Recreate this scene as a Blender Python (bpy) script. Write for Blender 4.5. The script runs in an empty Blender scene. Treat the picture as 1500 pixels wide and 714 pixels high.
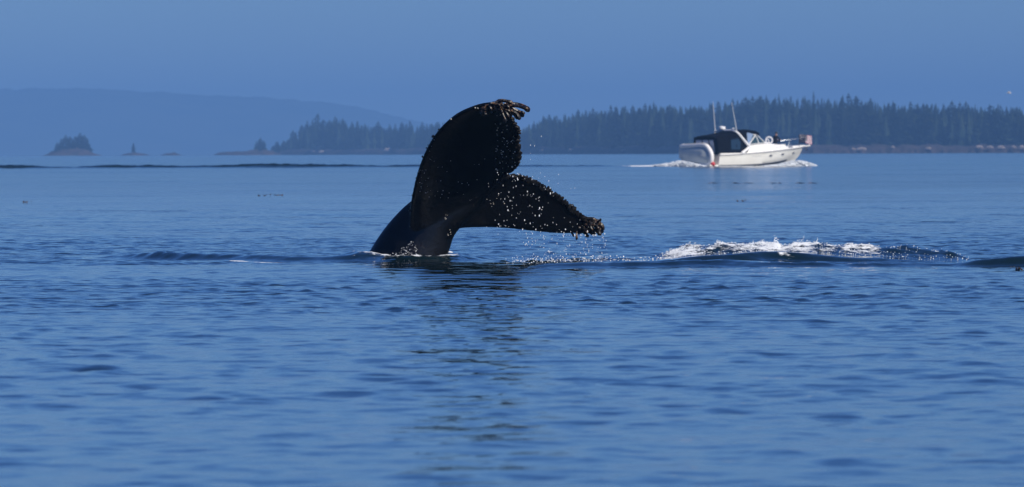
import bpy, bmesh, math, random
import numpy as np
from mathutils import Vector, Matrix

random.seed(7)
rng = np.random.default_rng(11)
R = math.radians
scene = bpy.context.scene
C = scene.collection

# ------------------------------------------------------------------ camera
H = 1.5                 # eye height above the water, a low boat
F = 13200.0             # focal length in photo pixels (1500 px wide)
EYE = 218.0             # photo row of eye level at the centre column
ROLL = 0.0032
RE = 7.43e6             # effective earth radius
pitch = (357 - EYE) / F
fw = Vector((0, math.cos(pitch), -math.sin(pitch)))
u0 = Vector((0, math.sin(pitch), math.cos(pitch)))
x0 = Vector((1, 0, 0))
cr = x0 * math.cos(ROLL) - u0 * math.sin(ROLL)
cu = x0 * math.sin(ROLL) + u0 * math.cos(ROLL)
cam_data = bpy.data.cameras.new('camera')
cam = bpy.data.objects.new('camera', cam_data)
C.objects.link(cam)
cam.matrix_world = Matrix(((cr.x, cu.x, -fw.x, 0), (cr.y, cu.y, -fw.y, 0), (cr.z, cu.z, -fw.z, H), (0, 0, 0, 1)))
cam_data.sensor_width = 36
cam_data.lens = F * 36 / 1500
cam_data.clip_start = 0.5
cam_data.clip_end = 60000
cam_data.dof.use_dof = True
cam_data.dof.focus_distance = 121.0
cam_data.dof.aperture_fstop = 10.5
scene.camera = cam

# ------------------------------------------------------------------ sky, sun, exposure
SUN_EL, SUN_PHI = R(40), R(42)
sun_dir = Vector((math.cos(SUN_EL) * math.cos(SUN_PHI), -math.cos(SUN_EL) * math.sin(SUN_PHI), math.sin(SUN_EL)))
world = bpy.data.worlds.new('World')
scene.world = world
world.use_nodes = True
nt = world.node_tree
nt.nodes.clear()
wo = nt.nodes.new('ShaderNodeOutputWorld')
bg = nt.nodes.new('ShaderNodeBackground')
sky = nt.nodes.new('ShaderNodeTexSky')
sky.sky_type = 'NISHITA'
sky.sun_disc = False
sky.sun_elevation = SUN_EL
sky.sun_rotation = math.atan2(sun_dir.x, sun_dir.y)
sky.air_density = 1.0
sky.dust_density = 0.0
sky.ozone_density = 10.0
bg.inputs['Strength'].default_value = 0.072
wb = nt.nodes.new('ShaderNodeMix'); wb.data_type = 'RGBA'; wb.blend_type = 'MULTIPLY'   # the camera's cool white balance
wb.inputs[0].default_value = 1.0
wb.inputs[7].default_value = (0.55, 0.755, 1.15, 1)
nt.links.new(sky.outputs[0], wb.inputs[6])
nt.links.new(wb.outputs[2], bg.inputs['Color'])
nt.links.new(bg.outputs[0], wo.inputs['Surface'])
sun_data = bpy.data.lights.new('sun', 'SUN')
sun_data.energy = 5.0
sun_data.angle = R(0.53)
sun_data.color = (1.0, 0.93, 0.82)
sun = bpy.data.objects.new('sun', sun_data)
C.objects.link(sun)
sun.rotation_euler = (-sun_dir).to_track_quat('-Z', 'Y').to_euler()
sun.location = (50, -50, 60)
vs = scene.view_settings
vs.view_transform = 'Standard'
vs.look = 'None'
vs.exposure = 0.0
vs.gamma = 1.0
vs.use_curve_mapping = False
scene.cycles.use_denoising = True
scene.cycles.volume_bounces = 1
scene.cycles.max_bounces = 8


# ------------------------------------------------------------------ helpers
def at(px, py, d):
    """world point seen at photo pixel (px, py) at distance d along +Y"""
    a, b = (px - 750) / F, (357 - py) / F
    v = fw + cr * a + cu * b
    k = d / v.y
    return Vector((v.x * k, d, H + v.z * k))


def eye_row(px):
    return EYE - (px - 750) * ROLL


def sea_dist(px, py):
    """distance of the flat sea surface seen at that pixel"""
    return H * F / (py - eye_row(px))


def drop(x, y):
    return -(x * x + y * y) / (2 * RE)


def tag(o, label=None, cat=None, group=None, kind=None):
    if label: o['label'] = label
    if cat: o['category'] = cat
    if group: o['group'] = group
    if kind: o['kind'] = kind
    return o


def empty(name, loc=(0, 0, 0), rz=0.0, parent=None):
    o = bpy.data.objects.new(name, None)
    o.empty_display_size = 0.3
    C.objects.link(o)
    o.location = loc
    o.rotation_euler = (0, 0, rz)
    if parent: o.parent = parent
    return o


def link_mesh(name, me, mat, parent=None):
    o = bpy.data.objects.new(name, me)
    C.objects.link(o)
    if mat and not me.materials: me.materials.append(mat)
    if parent: o.parent = parent
    return o


class MB:
    """collects simple shapes into one mesh"""
    def __init__(s): s.v, s.f = [], []

    def add(s, vs_, fs):
        n = len(s.v)
        s.v.extend([tuple(p) for p in vs_])
        s.f.extend([tuple(i + n for i in f) for f in fs])

    def box(s, a, b):
        (x, y, z), (X, Y, Z) = a, b
        s.add([(x, y, z), (X, y, z), (X, Y, z), (x, Y, z), (x, y, Z), (X, y, Z), (X, Y, Z), (x, Y, Z)],
              [(0, 3, 2, 1), (4, 5, 6, 7), (0, 1, 5, 4), (1, 2, 6, 5), (2, 3, 7, 6), (3, 0, 4, 7)])

    def tube(s, pts, rad, n=8, cap=True):
        pts = [Vector(p) for p in pts]
        rads = rad if isinstance(rad, (list, tuple)) else [rad] * len(pts)
        rings = []
        ref = None
        for i, p in enumerate(pts):
            t = (pts[min(i + 1, len(pts) - 1)] - pts[max(i - 1, 0)]).normalized()
            if ref is None:
                ref = Vector((0, 0, 1)) if abs(t.z) < 0.9 else Vector((1, 0, 0))
            a = t.cross(ref).normalized()
            b = a.cross(t).normalized()
            ref = b
            rings.append([p + (a * math.cos(2 * math.pi * k / n) + b * math.sin(2 * math.pi * k / n)) * rads[i] for k in range(n)])
        s.loft(rings, cap)

    def loft(s, rings, cap=True, closed=True):
        n = len(rings[0])
        vs_ = [p for r in rings for p in r]
        fs = []
        for i in range(len(rings) - 1):
            for k in range(n if closed else n - 1):
                k2 = (k + 1) % n
                fs.append((i * n + k, i * n + k2, (i + 1) * n + k2, (i + 1) * n + k))
        if cap:
            fs.append(tuple(range(n - 1, -1, -1)))
            fs.append(tuple((len(rings) - 1) * n + k for k in range(n)))
        s.add(vs_, fs)

    def lathe(s, prof, o=(0, 0, 0), n=16):
        o = Vector(o)
        s.loft([[o + Vector((r * math.cos(2 * math.pi * k / n), r * math.sin(2 * math.pi * k / n), z)) for k in range(n)] for r, z in prof])

    def blob(s, c, r, sub=0, jit=0.0, sc=(1, 1, 1)):
        vs_, fs = ICO[sub]
        c = Vector(c)
        s.add([c + Vector((v.x * sc[0], v.y * sc[1], v.z * sc[2])) * r * (1 + random.uniform(-jit, jit)) for v in vs_], fs)

    def mesh(s, name, smooth=True):
        me = bpy.data.meshes.new(name)
        me.from_pydata(s.v, [], s.f)
        bm = bmesh.new(); bm.from_mesh(me)
        bmesh.ops.recalc_face_normals(bm, faces=bm.faces)
        bm.to_mesh(me); bm.free()
        if smooth:
            me.polygons.foreach_set('use_smooth', [True] * len(me.polygons))
            try: me.set_sharp_from_angle(angle=R(38))
            except Exception: pass
        return me

    def build(s, name, mat, parent=None, smooth=True):
        return link_mesh(name, s.mesh(name, smooth), mat, parent)


ICO = []
for sub in (1, 2, 3):
    bm = bmesh.new()
    bmesh.ops.create_icosphere(bm, subdivisions=sub, radius=1)
    bm.verts.ensure_lookup_table()
    ICO.append(([v.co.copy() for v in bm.verts], [tuple(v.index for v in f.verts) for f in bm.faces]))
    bm.free()


def interp(x, pts):
    return float(np.interp(x, [p[0] for p in pts], [p[1] for p in pts]))


# value noise in numpy
_perm = np.random.default_rng(5).random(65536)


def vnoise(x, y, seed=0):
    xi, yi = np.floor(x).astype(np.int64), np.floor(y).astype(np.int64)
    fx, fy = x - xi, y - yi
    fx, fy = fx * fx * (3 - 2 * fx), fy * fy * (3 - 2 * fy)

    def h(i, j): return _perm[((i * 374761393 + j * 668265263 + seed * 1442695041) >> 3) & 65535]
    a, b, c, d = h(xi, yi), h(xi + 1, yi), h(xi, yi + 1), h(xi + 1, yi + 1)
    return (a * (1 - fx) + b * fx) * (1 - fy) + (c * (1 - fx) + d * fx) * fy


def fbm(x, y, oct_=4, seed=0):
    s, a, t = 0, 0.5, 0
    for o in range(oct_):
        s = s + a * vnoise(x * 2 ** o + 17.3 * o, y * 2 ** o - 9.1 * o, seed + o)
        t += a; a *= 0.5
    return s / t


# ------------------------------------------------------------------ materials
def principled(name, col, rough=0.5, spec=0.5, metal=0.0, noise=None, bump=None, ior=None, trans=0.0, coat=0.0):
    """noise=(scale, other colour, lo, hi); bump=(scale, strength, distance)"""
    m = bpy.data.materials.new(name)
    m.use_nodes = True
    t = m.node_tree
    b = t.nodes['Principled BSDF']
    b.inputs['Base Color'].default_value = (*col, 1)
    b.inputs['Roughness'].default_value = rough
    b.inputs['Specular IOR Level'].default_value = spec
    b.inputs['Metallic'].default_value = metal
    b.inputs['Transmission Weight'].default_value = trans
    b.inputs['Coat Weight'].default_value = coat
    if ior: b.inputs['IOR'].default_value = ior
    if noise or bump:
        tc = t.nodes.new('ShaderNodeTexCoord')
    if noise:
        n = t.nodes.new('ShaderNodeTexNoise')
        n.inputs['Scale'].default_value = noise[0]
        n.inputs['Detail'].default_value = 5
        t.links.new(tc.outputs['Object'], n.inputs['Vector'])
        r = t.nodes.new('ShaderNodeMapRange')
        r.inputs['From Min'].default_value = noise[2]
        r.inputs['From Max'].default_value = noise[3]
        t.links.new(n.outputs['Fac'], r.inputs['Value'])
        mx = t.nodes.new('ShaderNodeMix'); mx.data_type = 'RGBA'
        mx.inputs[6].default_value = (*col, 1)
        mx.inputs[7].default_value = (*noise[1], 1)
        t.links.new(r.outputs[0], mx.inputs[0])
        t.links.new(mx.outputs[2], b.inputs['Base Color'])
    if bump:
        n2 = t.nodes.new('ShaderNodeTexNoise')
        n2.inputs['Scale'].default_value = bump[0]
        n2.inputs['Detail'].default_value = 5
        t.links.new(tc.outputs['Object'], n2.inputs['Vector'])
        bp = t.nodes.new('ShaderNodeBump')
        bp.inputs['Strength'].default_value = bump[1]
        bp.inputs['Distance'].default_value = bump[2]
        t.links.new(n2.outputs['Fac'], bp.inputs['Height'])
        t.links.new(bp.outputs[0], b.inputs['Normal'])
    return m


M = {
    'whale': principled('whale_skin', (0.0018, 0.0019, 0.002), 0.27, 0.34, noise=(2.2, (0.010, 0.009, 0.008), 0.52, 0.78), bump=(20, 0.4, 0.015)),
    'crust': principled('barnacle_dark', (0.004, 0.0035, 0.003), 0.5, 0.25, noise=(30, (0.03, 0.02, 0.013), 0.58, 0.74), bump=(60, 0.5, 0.01)),
    'barnacle': principled('barnacle_brown', (0.007, 0.005, 0.004), 0.35, 0.4, noise=(22, (0.22, 0.125, 0.065), 0.54, 0.70), bump=(50, 0.5, 0.01)),
    'shell_glint': principled('shell_and_glint', (0.75, 0.70, 0.62), 0.35, 0.5),  # pale shell colour, also used for the painted wet glints
    'drop': principled('water_drop', (0.9, 0.92, 0.94), 0.15, 0.6),
    'foam': principled('sea_foam', (0.82, 0.85, 0.88), 0.7, 0.3, noise=(6, (0.62, 0.68, 0.74), 0.4, 0.7)),
    'gel': principled('boat_gelcoat', (0.88, 0.87, 0.80), 0.25, 0.4, noise=(0.8, (0.81, 0.79, 0.72), 0.4, 0.7)),
    'deckw': principled('deck_white', (0.78, 0.77, 0.74), 0.45, 0.4),
    'rub': principled('rub_rail_grey', (0.35, 0.35, 0.36), 0.4),
    'antifoul': principled('bottom_paint', (0.03, 0.04, 0.06), 0.6),
    'canvas': principled('canvas_navy', (0.004, 0.0045, 0.007), 0.85, 0.05, bump=(5, 0.5, 0.04)),
    'vinyl': principled('vinyl_sky_reflection', (0.22, 0.30, 0.45), 0.12, 0.6, bump=(3, 0.4, 0.03)),  # light blue base colour stands in for sky reflected in the panels
    'vinyl_dark': principled('tinted_vinyl', (0.015, 0.03, 0.05), 0.1, 0.6, bump=(3, 0.4, 0.03)),
    'glass': principled('tinted_glass', (0.03, 0.06, 0.07), 0.06, 0.6),
    'steel': principled('stainless', (0.7, 0.7, 0.72), 0.25, 0.5, 1.0),
    'white': principled('white_plastic', (0.82, 0.82, 0.82), 0.4),
    'dark': principled('dark_plastic', (0.012, 0.012, 0.014), 0.4),
    'lettering': principled('grey_lettering', (0.45, 0.45, 0.45), 0.5),
    'tube': principled('dinghy_tube', (0.84, 0.82, 0.80), 0.5, 0.3),
    'dhull': principled('dinghy_bottom', (0.55, 0.58, 0.57), 0.5, 0.3, noise=(1.2, (0.48, 0.53, 0.53), 0.4, 0.6)),
    'red': principled('red_vinyl', (0.5, 0.02, 0.02), 0.4),
    'flagblue': principled('flag_blue', (0.008, 0.012, 0.035), 0.8),
    'flagred': principled('flag_red', (0.36, 0.09, 0.13), 0.8),
    'flagwhite': principled('flag_white', (0.75, 0.72, 0.75), 0.8),
    'cloth': principled('black_clothing', (0.012, 0.013, 0.018), 0.8, 0.2),
    'skin': principled('skin', (0.42, 0.24, 0.17), 0.5),
    'cap': principled('dark_cap', (0.02, 0.035, 0.05), 0.7),
    'foliage': principled('conifer_foliage', (0.018, 0.032, 0.020), 0.9, 0.1, noise=(0.25, (0.034, 0.048, 0.024), 0.4, 0.65)),
    'foliage2': principled('conifer_foliage_dark', (0.014, 0.027, 0.018), 0.9, 0.1, noise=(0.25, (0.028, 0.042, 0.022), 0.4, 0.65)),
    'bark': principled('bark', (0.035, 0.028, 0.024), 0.9),
    'rock': principled('shore_rock', (0.062, 0.048, 0.046), 0.9, 0.2, noise=(0.25, (0.03, 0.027, 0.026), 0.4, 0.6), bump=(0.8, 1.0, 0.6)),
    'pale': principled('bleached_rock', (0.34, 0.29, 0.26), 0.9, 0.2, noise=(0.5, (0.16, 0.13, 0.12), 0.4, 0.65)),
    'hill': principled('far_forest_hill', (0.03, 0.05, 0.035), 0.95, 0.1, noise=(0.01, (0.05, 0.07, 0.045), 0.4, 0.6)),
    'kelp': principled('kelp_brown', (0.025, 0.018, 0.01), 0.4, 0.4, noise=(4, (0.07, 0.042, 0.014), 0.4, 0.6)),
    'gull': principled('gull_white', (0.8, 0.8, 0.8), 0.8),
}

# water material: dark body under a reflecting surface, foam from a mesh attribute
wm = bpy.data.materials.new('sea_water')
wm.use_nodes = True
t = wm.node_tree
b = t.nodes['Principled BSDF']
b.inputs['Base Color'].default_value = (0.0045, 0.014, 0.018, 1)
b.inputs['Roughness'].default_value = 0.03
b.inputs['IOR'].default_value = 1.333
geo = t.nodes.new('ShaderNodeNewGeometry')
RIPPLES = ((2.2, .10), (5.5, .17), (13.0, .17))
rpl = t.nodes.new('ShaderNodeAttribute'); rpl.attribute_name = 'ripple'
t.links.new(rpl.outputs['Fac'], b.inputs['Roughness'])
# capillary ripples finer than the mesh: slopes added straight to the normal
wind = t.nodes.new('ShaderNodeAttribute'); wind.attribute_name = 'wind'


def vmath(op, a, b_=None, k=None):
    n = t.nodes.new('ShaderNodeVectorMath'); n.operation = op
    t.links.new(a, n.inputs[0])
    if b_ is not None: t.links.new(b_, n.inputs['Scale'] if op == 'SCALE' else n.inputs[1])
    if k is not None:
        if op == 'SCALE': n.inputs['Scale'].default_value = k
        else: n.inputs[1].default_value = k
    return n.outputs[0]


slope = None
for sc_, amp in RIPPLES:
    mp = t.nodes.new('ShaderNodeMapping')
    mp.inputs['Scale'].default_value = (0.6, 1.0, 1.0)
    mp.inputs['Rotation'].default_value = (0, 0, 0.13 * math.sin(sc_))
    n = t.nodes.new('ShaderNodeTexNoise')
    n.inputs['Scale'].default_value = sc_
    n.inputs['Detail'].default_value = 1.5
    t.links.new(geo.outputs['Position'], mp.inputs['Vector'])
    t.links.new(mp.outputs[0], n.inputs['Vector'])
    v = vmath('SUBTRACT', n.outputs['Color'], None, (.5, .5, .5))
    v = vmath('MULTIPLY', v, None, (amp * .6, amp, 0))
    slope = v if slope is None else vmath('ADD', slope, v)
slope = vmath('SCALE', slope, wind.outputs['Fac'])
nrm_ = vmath('NORMALIZE', vmath('ADD', geo.outputs['Normal'], slope))
t.links.new(nrm_, b.inputs['Normal'])
fa = t.nodes.new('ShaderNodeAttribute'); fa.attribute_name = 'foam'
fn = t.nodes.new('ShaderNodeTexNoise'); fn.inputs['Scale'].default_value = 7.0; fn.inputs['Detail'].default_value = 6
fn.inputs['Roughness'].default_value = 0.7
t.links.new(geo.outputs['Position'], fn.inputs['Vector'])
sub_ = t.nodes.new('ShaderNodeMath'); sub_.operation = 'ADD'
t.links.new(fa.outputs['Fac'], sub_.inputs[0]); t.links.new(fn.outputs['Fac'], sub_.inputs[1])
mr = t.nodes.new('ShaderNodeMapRange'); mr.interpolation_type = 'SMOOTHSTEP'
mr.inputs['From Min'].default_value = 0.92; mr.inputs['From Max'].default_value = 1.12
t.links.new(sub_.outputs[0], mr.inputs['Value'])
fd = t.nodes.new('ShaderNodeBsdfDiffuse'); fd.inputs['Color'].default_value = (0.72, 0.75, 0.78, 1)
mix = t.nodes.new('ShaderNodeMixShader')
t.links.new(mr.outputs[0], mix.inputs[0])
t.links.new(b.outputs[0], mix.inputs[1]); t.links.new(fd.outputs[0], mix.inputs[2])
t.links.new(mix.outputs[0], t.nodes['Material Output'].inputs['Surface'])

# ------------------------------------------------------------------ water
D = 121.0               # distance of the whale
BD = 748.0              # distance of the boat


def X(px, d): return (px - 750) / F * d


def bell(v, c, s): return np.exp(-((v - c) / s) ** 2)


_comps = []
_r = np.random.default_rng(3)
for lam, n_, steep in ((6.0, 4, .007), (3.0, 7, .009), (1.7, 10, .020), (0.95, 14, .030), (0.55, 16, .030), (0.34, 14, .034), (0.21, 14, .030)):
    for _ in range(n_):
        L = lam * _r.uniform(0.75, 1.3)
        th = _r.normal(math.pi * 0.5, 0.95 if lam < 2.5 else .6)
        k = 2 * math.pi / L
        _comps.append((k * math.cos(th), k * math.sin(th), steep / k / math.sqrt(n_ / 2) * 1.0, _r.uniform(0, 6.283), L))

LEFT_CREST = ((150, 125.2), (205, 124.2), (300, 122.4), (420, 120.6), (545, 120.2), (600, 120.5))


def ridge_parts(x, y):
    """extra heights: swells pushed up round the whale, the boat wake; also a foam weight"""
    px = x / np.maximum(y, 1.0) * F + 750
    z = np.zeros_like(x); foam = np.zeros_like(x); chop = np.zeros_like(x)
    near = (y > 100) & (y < 140)
    if near.any():
        n1 = fbm(x * 0.8, y * 0.5, 3, 41); n2 = fbm(x * 2.6, y * 1.7, 3, 43); n3 = fbm(x * 7, y * 5, 3, 47)
        # smooth front swell on the right
        h = np.interp(px, [780, 860, 960, 1030, 1090, 1150, 1260, 1330, 1400], [0, .03, .05, .10, .135, .12, .08, .05, .02])
        yc = 115.8 + 0.3 * np.sin(px / 90.0) + 1.6 * (n1 - 0.5)
        s = np.where(y < yc, 0.33, 1.2)
        z += h * (.45 + 1.1 * n1) * bell(y, yc, s)
        z += .45 * h * (.2 + 1.6 * n2) * bell(y, yc - .75 + .5 * (n2 - .5), .24)
        z += .35 * h * (.2 + 1.6 * n1) * bell(y, yc - 1.6 + .7 * (n2 - .5), .22)
        h0 = np.interp(px, [760, 830, 1000, 1200, 1300, 1420], [0, .05, .05, .05, .045, .03])
        z += h0 * (.3 + 1.4 * n2) * bell(y, 113.8 + 1.4 * (n1 - .5), 0.32)
        # broken, churned hump behind it
        h = np.interp(px, [930, 975, 1010, 1080, 1180, 1260, 1330, 1400, 1430], [0, .12, .20, .21, .21, .19, .16, .12, 0])
        yc = 117.6 + 0.5 * (n1 - 0.5) * 2
        s = np.where(y < yc, 0.75, 1.0)
        w = h * bell(y, yc, s)
        z += w * (0.75 + 0.5 * n2)
        chop += w / 0.25
        fx = np.interp(px, [880, 955, 975, 1010, 1060, 1120, 1180, 1220, 1280, 1300, 1340, 1420], [.08, .18, .56, .58, .42, .58, .58, .42, .54, .28, .24, 0])
        foam = np.maximum(foam, fx * np.clip(bell(y, yc - 0.25, 1.0) * 1.15, 0, 1) * (0.15 + 1.0 * n2 + .6 * n3))
        # foam sliding down the front of the hump, thin strip
        yf = np.interp(px, [1060, 1180, 1280, 1330], [117.0, 115.9, 115.2, 114.9])
        foam = np.maximum(foam, .44 * bell(y, yf, .30) * np.interp(px, [1090, 1140, 1300, 1345], [0, 1, 1, 0]) * (.3 + 1.3 * n2))
        # last swell at the right
        h = np.interp(px, [1390, 1430, 1475, 1530, 1600], [0, .05, .08, .08, .05])
        ye = 113.6 + 1.0 * (n1 - .5)
        z += h * (.55 + .9 * n2) * bell(y, ye, np.where(y < ye, .32, .9))
        # left ridge
        yc = np.interp(px, [q[0] for q in LEFT_CREST], [q[1] for q in LEFT_CREST]) + .3 * (n1 - .5)
        h = np.interp(px, [120, 200, 230, 330, 420, 520, 560], [0, .07, .12, .105, .07, .055, .02])
        z += h * (.6 + .8 * n2) * bell(y, yc, np.where(y < yc, .36, .9))
        foam = np.maximum(foam, .62 * bell(y, yc - 1.7, .28) * np.interp(px, [315, 345, 415, 440], [0, 1, 1, 0]) * (.4 + 1.0 * n2))
        foam = np.maximum(foam, .36 * bell(y, yc - .3, .5) * np.interp(px, [440, 500, 560], [0, 1, .5]) * (.3 + 1.2 * n3))
        # sheet of sparkling spray under the far lobe
        foam = np.maximum(foam, .42 * bell(y, 118.6, 1.3) * np.interp(px, [755, 800, 880, 960], [0, 1, .95, .5]) * (.3 + 1.2 * n3))
        chop += .8 * bell(y, 118.6, 1.5) * np.interp(px, [740, 800, 880, 960], [0, 1, 1, .6])
        # collar of water round the tail stock
        wx, wy = X(598, D), D - .2
        rr = np.hypot((x - wx) / 0.75, (y - wy) / 1.1)
        z += .08 * bell(rr, .85, .35)
        foam = np.maximum(foam, .50 * bell(rr, .85, .3) * (.4 + 1.1 * n3) * (px < 680))
        chop += .6 * bell(rr, .9, .4)
        z += chop * (n3 - .5) * .10
    far = (y > 700) & (y < 860)
    if far.any():
        m1 = fbm(x * .22, y * .12, 3, 51); m2 = fbm(x * .38, y * .25, 3, 53)
        ycw = 760 - 2.0 * np.sin(px / 260.0) + 3 * (m1 - .5)
        h = .8 * np.interp(px, [-150, 0, 45, 75, 110, 140, 180, 250, 280, 320, 380, 440, 520, 560, 640, 700, 790, 870, 900, 980, 1010, 1040],
                      [.30, .36, .34, .20, .22, .36, .40, .32, .22, .32, .44, .46, .34, .22, .26, .22, .22, .16, .10, .10, .05, 0])
        m3 = fbm(x * 2.2, y * .6, 3, 57)
        z += h * (.30 + .75 * m2 + .5 * m3) * bell(y, ycw, np.where(y < ycw, .55, 1.1))
        z += .4 * h * bell(y, ycw - 3.2, .7) * m2 * 1.5
        z += .4 * h * bell(y, ycw + 4, 1.0)
        foam = np.maximum(foam, np.interp(px, [880, 920, 965, 1030, 1045], [.15, .5, .62, .62, 0]) * bell(y, ycw - .5, 2.2) * (.4 + 1.1 * m2))
        foam = np.maximum(foam, np.interp(px, [380, 420, 460, 480], [0, .45, .45, 0]) * bell(y, ycw - 1.2, .5) * (.4 + 1.1 * m2))
    return z, foam, px


def wind_field(x, y):
    w = .30 + 1.0 * (fbm(x * .035 + 3, y * .012, 3, 61))
    w *= np.interp(y, [0, 38, 60, 80, 88, 102, 108, 117, 119.5, 150, 175, 260, 700, 900], [.70, .70, .78, 1.05, 1.7, 1.5, .8, .75, 2.0, 2.1, 1.4, 1.0, 1.2, 1.2])
    px = x / np.maximum(y, 1.0) * F + 750
    w *= 1 - .88 * np.interp(px, [540, 600, 820, 880], [0, 1, 1, 0]) * np.interp(y, [94, 98, 117.8, 119.5], [0, 1, 1, 0])
    bn = fbm(x * .05, y * .01, 3, 67)                      # thin cat's-paws of breeze on the calm far water
    for k_, (yc_, wd_) in enumerate(((610, 14), (500, 8), (425, 7), (396, 4), (330, 5), (292, 4), (250, 3.5), (222, 3), (198, 3), (180, 2.5))):
        w *= 1 + 2.2 * bell(y, yc_ * (1 + .03 * (bn - .5)), wd_) * np.clip(3.2 * vnoise(px / 170.0 + 7 * k_, y * 0 + k_, 69) - 1.1, 0, 1)
    yl = np.interp(px, [q[0] for q in LEFT_CREST], [q[1] for q in LEFT_CREST])
    w *= 1 - .7 * bell(y, yl - .2, 1.6) * ((px > 120) & (px < 560))
    return w


def water_height(x, y, spacing=None):
    w = wind_field(x, y)
    z = np.zeros_like(x); zs = np.zeros_like(x); var = 0.0
    fgl = np.interp(y, [40, 80, 100], [.6, .8, 1]); fgm = np.interp(y, [60, 82], [.9, .10]); fgs = np.interp(y, [70, 85], [1.0, .6])
    for kx, ky, a, ph, L in _comps:
        g = a if spacing is None else a * np.clip((L / spacing - 2.0) / 1.4, 0, 1)
        v = g * np.sin(kx * x + ky * y + ph)
        if L < 1.4:
            zs += v * (fgm if L > .66 else fgs if L > .45 else 1.0); var += a * a / 2 * (1.0 if L < .66 else .6)
        else:
            z += v * (0.08 + .8 * np.minimum(w, 1.2)) * fgl
    # sharpen the small waves: sparse steep crests between calm stretches
    q = zs / math.sqrt(var)
    z += w * zs * (.62 + .28 * np.minimum(q * q, 4.5))
    rz, foam, px = ridge_parts(x, y)
    # slow undulations of the slick in front of the whale
    sl = np.interp(px, [560, 620, 800, 870], [0, 1, 1, 0]) * np.interp(y, [95, 100, 118, 119.5], [0, 1, 1, 0])
    z += sl * np.interp(y, [96, 105, 112, 118], [.003, .005, .010, .018]) * np.sin(2 * math.pi * (y / 1.05 + 1.3 * fbm(x * .9, y * .5, 3, 77)))
    z += sl * .004 * np.sin(2 * math.pi * (y / .42 + 1.6 * fbm(x * 1.6, y * .9, 2, 79)))
    return z + rz + drop(x, y), foam, w


def steps(*segs):
    out = [segs[0][0]]
    for a, b_, s0, s1 in segs:
        v = a
        while v < b_:
            q = (v - a) / (b_ - a)
            v += s0 + (s1 - s0) * q
            out.append(min(v, b_))
    return sorted(set(round(v, 4) for v in out))


ROWS = [-600, -200, -60, 0, 12, 20] + steps((25, 38, .8, .12), (38, 82, .13, .11), (82, 109, .065, .065), (109, 124, .08, .08), (124, 150, .075, .10), (150, 175, .12, .25), (175, 420, .3, 3.0),
                                          (420, 735, 3, 3), (735, 772, .3, .3), (772, 1500, .5, 14), (1500, 9000, 20, 420)) + [9800, 11000]
TANS = np.concatenate([-np.geomspace(6, .08, 24), np.linspace(-.0735, .0735, 400), np.geomspace(.08, 6, 24)])
rows = np.array(sorted(set(ROWS)))
base = np.maximum(rows, 25)
YY = np.repeat(rows[:, None], len(TANS), 1)
XX = base[:, None] * TANS[None, :]
XX = np.clip(XX, -2600, 2600)
dr = np.gradient(rows)
sp = np.repeat(dr[:, None], len(TANS), 1)
dx = np.abs(np.gradient(XX, axis=1))
ZZ, FO, WI = water_height(XX, YY, np.maximum(sp, dx))
nr, nc = XX.shape
verts = np.stack([XX, YY, ZZ], -1).reshape(-1, 3).astype(np.float32)
idx = np.arange(nr * nc).reshape(nr, nc)
quads = np.stack([idx[:-1, :-1], idx[:-1, 1:], idx[1:, 1:], idx[1:, :-1]], -1).reshape(-1, 4).astype(np.int32)
me = bpy.data.meshes.new('water')
me.vertices.add(len(verts)); me.vertices.foreach_set('co', verts.ravel())
me.loops.add(quads.size); me.loops.foreach_set('vertex_index', quads.ravel())
me.polygons.add(len(quads))
me.polygons.foreach_set('loop_start', np.arange(0, quads.size, 4, dtype=np.int32))
me.polygons.foreach_set('use_smooth', np.ones(len(quads), dtype=bool))
me.update(calc_edges=True)
# ripples too small for the mesh far out act as surface roughness
RO = np.interp(YY, [150, 300, 500, 700], [.03, .05, .08, .105])
for nm, arr in (('foam', FO), ('wind', WI), ('ripple', RO)):
    at_ = me.attributes.new(nm, 'FLOAT', 'POINT')
    at_.data.foreach_set('value', arr.reshape(-1).astype(np.float32))
water = link_mesh('water', me, wm)
tag(water, 'calm blue rippled sea', None, None, 'structure')


def wz(x, y):
    z, _, _ = water_height(np.array([x], float), np.array([y], float), np.array([.1]))
    return float(z[0])


# ------------------------------------------------------------------ far hills, shore, islets
def ridge_hill(name, d, prof, depth, label):
    """a rounded ridge: profile in photo pixels at distance d, sloping away and down to the sea in front"""
    pxs = np.linspace(prof[0][0], prof[-1][0], 260)
    mb = MB(); rings = []
    for i, p in enumerate(pxs):
        top = interp(p, prof)
        c = at(p, top, d)
        base_ = drop(0, d) - 3
        hh = max(c.z - base_, .5)
        hh *= 1 + .05 * (float(fbm(np.array([i * .35]), np.array([d * .01]), 4, 71)[0]) - .5)
        prof_ = ((-.9, 0), (-.75, .25), (-.45, .66), (-.2, .9), (0, 1.0), (.3, .93), (.7, .5), (1, 0))
        rings.append([Vector((c.x, d + depth * a, base_ + hh * q)) for a, q in prof_])
    mb.loft(rings, cap=False, closed=False)
    o = mb.build(name, M['hill'])
    return tag(o, label, None, None, 'structure')


ridge_hill('hills', 17000, ((-500, 136), (-200, 133), (0, 131), (110, 129), (200, 133), (280, 139), (400, 144), (470, 149), (520, 156), (570, 168), (640, 184), (760, 205), (900, 222)), 900,
           'faint blue far hills behind the small islets')

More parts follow.
